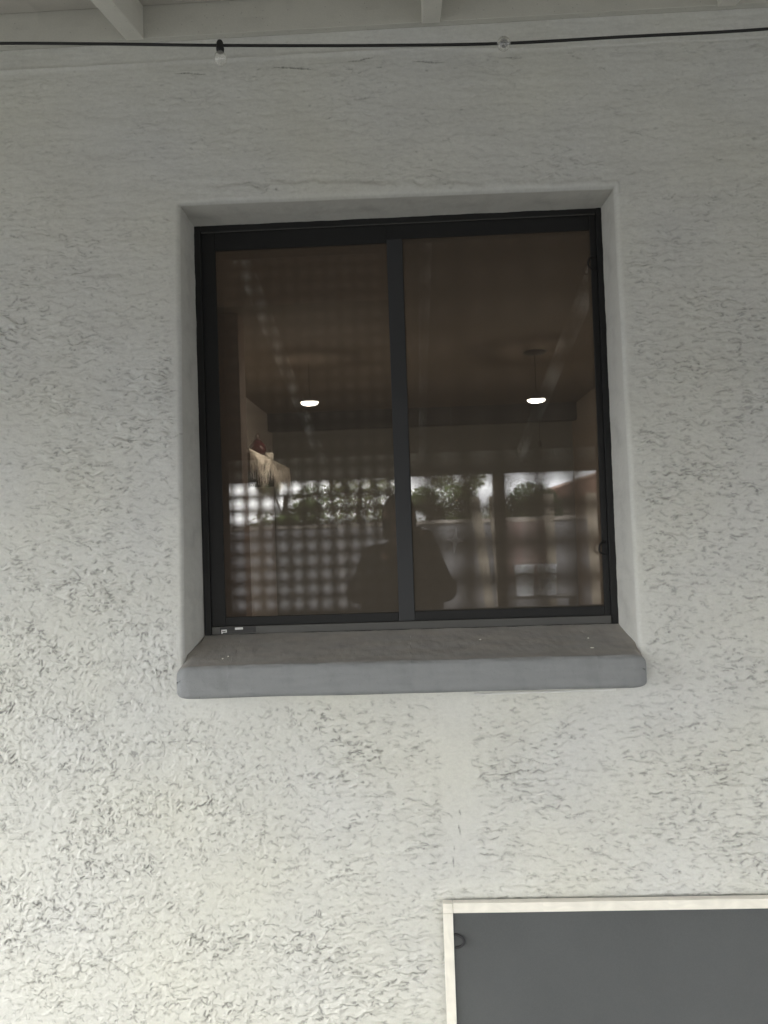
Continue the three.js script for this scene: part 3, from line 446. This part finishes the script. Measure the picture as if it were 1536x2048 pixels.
// ------------------------------------------------------------------ the person taking the picture, mirrored in the glass
{
  const field = (caps, k) => (x, y, z) => {
    let s = 0; for (const [a, b, ra, rb_] of caps) { const bx_ = b[0] - a[0], by = b[1] - a[1], bz = b[2] - a[2], px = x - a[0], py = y - a[1], pz = z - a[2], t = clamp((px * bx_ + py * by + pz * bz) / (bx_ * bx_ + by * by + bz * bz + 1e-9), 0, 1), d = Math.hypot(px - t * bx_, py - t * by, pz - t * bz) - lerp(ra, rb_, t); s += Math.exp(-d / k); }
    return -k * Math.log(s + 1e-30);
  };
  const march = (f, c, half, res) => {
    const mc = new MarchingCubes(res, new THREE.MeshStandardMaterial(), false, false, 160000); mc.isolation = 0;
    for (let k = 0; k < res; k++) for (let j = 0; j < res; j++) for (let i = 0; i < res; i++) mc.field[i + j * res + k * res * res] = -f(c[0] + half * (i - res / 2) / (res / 2), c[1] + half * (j - res / 2) / (res / 2), c[2] + half * (k - res / 2) / (res / 2));
    mc.update(); const n = mc.count, p = Float32Array.from(mc.positionArray.subarray(0, n * 3)); for (let i = 0; i < n; i++) for (let a = 0; a < 3; a++) p[3 * i + a] = c[a] + half * p[3 * i + a];
    let g = new THREE.BufferGeometry(); g.setAttribute('position', new THREE.BufferAttribute(p, 3)); g = mergeVertices(g, 1e-5); g.computeVertexNormals(); return g;
  };
  const P = thing('person', 'person in dark clothes holding a phone up to photograph the window', 'person', [-0.07, 0, 2.52]);
  const body = [[[-0.12, 1.0, 0.01], [0.12, 1.0, 0.01], 0.15, 0.15], [[-0.12, 1.0, 0], [-0.1, 1.28, 0], 0.14, 0.12], [[0.12, 1.0, 0], [0.1, 1.28, 0], 0.14, 0.12], [[0, 1.14, 0], [0, 0.98, 0], 0.13, 0.14], [[-0.07, 1.14, 0], [0.07, 1.14, 0], 0.12, 0.12], [[-0.14, 1.36, 0.01], [0.14, 1.36, 0.01], 0.075, 0.075], [[0, 1.34, 0], [0, 1.1, 0], 0.13, 0.12], [[-0.06, 1.3, 0], [0.06, 1.3, 0], 0.12, 0.12], [[0, 1.42, 0.01], [0, 1.52, -0.01], 0.058, 0.055], [[-0.07, 0.98, 0], [0.07, 0.98, 0], 0.12, 0.12]];
  for (const s of [-1, 1]) body.push([[s * 0.18, 1.36, 0], [s * 0.285, 1.14, -0.07], 0.075, 0.066], [[s * 0.285, 1.14, -0.07], [s * 0.10 + 0.09, 1.46, -0.32], 0.064, 0.036], [[s * 0.095, 0.93, 0], [s * 0.10, 0.5, 0.01], 0.085, 0.06], [[s * 0.10, 0.5, 0.01], [s * 0.105, 0.1, 0.03], 0.058, 0.042], [[s * 0.105, 0.055, 0.05], [s * 0.115, 0.035, -0.15], 0.045, 0.033]);
  const head = [[[0, 1.655, 0.02], [0, 1.655, 0.0], 0.095, 0.092], [[0, 1.60, -0.03], [0, 1.58, -0.045], 0.062, 0.05], [[0, 1.635, -0.098], [0, 1.612, -0.112], 0.008, 0.013], [[-0.016, 1.576, -0.092], [0.016, 1.576, -0.092], 0.008, 0.008], [[-0.088, 1.64, 0.01], [-0.09, 1.61, 0.005], 0.016, 0.011], [[0.088, 1.64, 0.01], [0.09, 1.61, 0.005], 0.016, 0.011], [[-0.05, 1.665, -0.078], [-0.02, 1.668, -0.086], 0.012, 0.012], [[0.05, 1.665, -0.078], [0.02, 1.668, -0.086], 0.012, 0.012], [[0, 1.56, 0], [0, 1.46, 0.0], 0.056, 0.056]];
  const hands = [];
  for (const s of [-1, 1]) { const wx = s * 0.10 + 0.09, cx = s * 0.047 + 0.105; const h = [[[wx, 1.455, -0.315], [wx - s * 0.010, 1.49, -0.338], 0.026, 0.030], [[wx - s * 0.008, 1.50, -0.338], [wx - s * 0.002, 1.452, -0.334], 0.026, 0.022]]; for (let k = 0; k < 4; k++) { const y = 1.515 - 0.021 * k, L = [0.9, 1, 0.95, 0.8][k]; h.push([[wx - s * 0.006, y - 0.004, -0.344], [cx + s * 0.012, y + 0.004, -0.362], 0.0105, 0.0095], [[cx + s * 0.012, y + 0.004, -0.362], [cx - s * 0.016 * L, y + 0.008, -0.3655], 0.0092, 0.0082]); } h.push([[wx - s * 0.004, 1.475, -0.330], [wx - s * 0.035, 1.497, -0.338], 0.013, 0.0115], [[wx - s * 0.035, 1.497, -0.338], [wx - s * 0.058, 1.51, -0.345], 0.0112, 0.009]); hands.push(march(field(h, 0.0035), [wx - s * 0.02, 1.48, -0.345], 0.075, 64)); }
  const skin = std(C(0.32, 0.20, 0.145), 0.6), cloth = std(C(0.018, 0.018, 0.020), 0.95);
  const bodyG = march(field(body, 0.016), [0, 0.86, 0], 0.9, 112), headG = march(field(head, 0.010), [0, 1.60, -0.01], 0.17, 84);
  // one surface for the whole body; vertex colours part skin and clothes
  const all = merge([bodyG, headG, ...hands]), p = all.attributes.position, col = new Float32Array(p.count * 3);
  for (let i = 0; i < p.count; i++) { const y = p.getY(i), z = p.getZ(i), isSkin = (y > 1.475 && z > -0.25) || z < -0.285, c = isSkin ? [0.32, 0.20, 0.145] : y < 0.09 ? [0.03, 0.03, 0.03] : y < 0.98 ? [0.06, 0.062, 0.07] : [0.085, 0.08, 0.078]; col.set(c, 3 * i); }
  all.setAttribute('color', new THREE.BufferAttribute(col, 3)); part('body', all, std(C(1, 1, 1), 0.8, { vertexColors: true }), P);
  part('hair', march(field([[[0, 1.685, 0.035], [0, 1.69, 0.0], 0.095, 0.085], [[0, 1.66, 0.06], [0, 1.54, 0.075], 0.075, 0.06], [[-0.075, 1.66, 0.03], [-0.085, 1.50, 0.045], 0.035, 0.03], [[0.075, 1.66, 0.03], [0.085, 1.50, 0.045], 0.035, 0.03]], 0.012), [0, 1.61, 0.03], 0.19, 60), std(C(0.02, 0.015, 0.012), 0.7), P);
  for (const s of [-1, 1]) part('eye', new THREE.SphereGeometry(0.011, 14, 10).translate(s * 0.033, 1.648, -0.083), std(C(0.3, 0.28, 0.26), 0.2), P);
  const ph = thing('mobile_phone', 'dark mobile phone held upright in both hands in front of the window', 'phone', [0.035, 1.478, 2.1592]);
  part('phone_body', new RoundedBoxGeometry(0.074, 0.15, 0.008, 4, 0.0035), std(C(0.02, 0.02, 0.022), 0.3), ph);
  part('screen', rb(-0.034, 0.034, -0.071, 0.071, 0.0041, 0.0046, 0.0002), std(C(0.01, 0.01, 0.012), 0.1, { emissive: C(0.25, 0.25, 0.24), emissiveIntensity: 0.3 }), ph);
}

scene.traverse((o) => { if (o.isMesh) { o.castShadow = true; o.receiveShadow = true; } });
renderer.render(scene, camera);
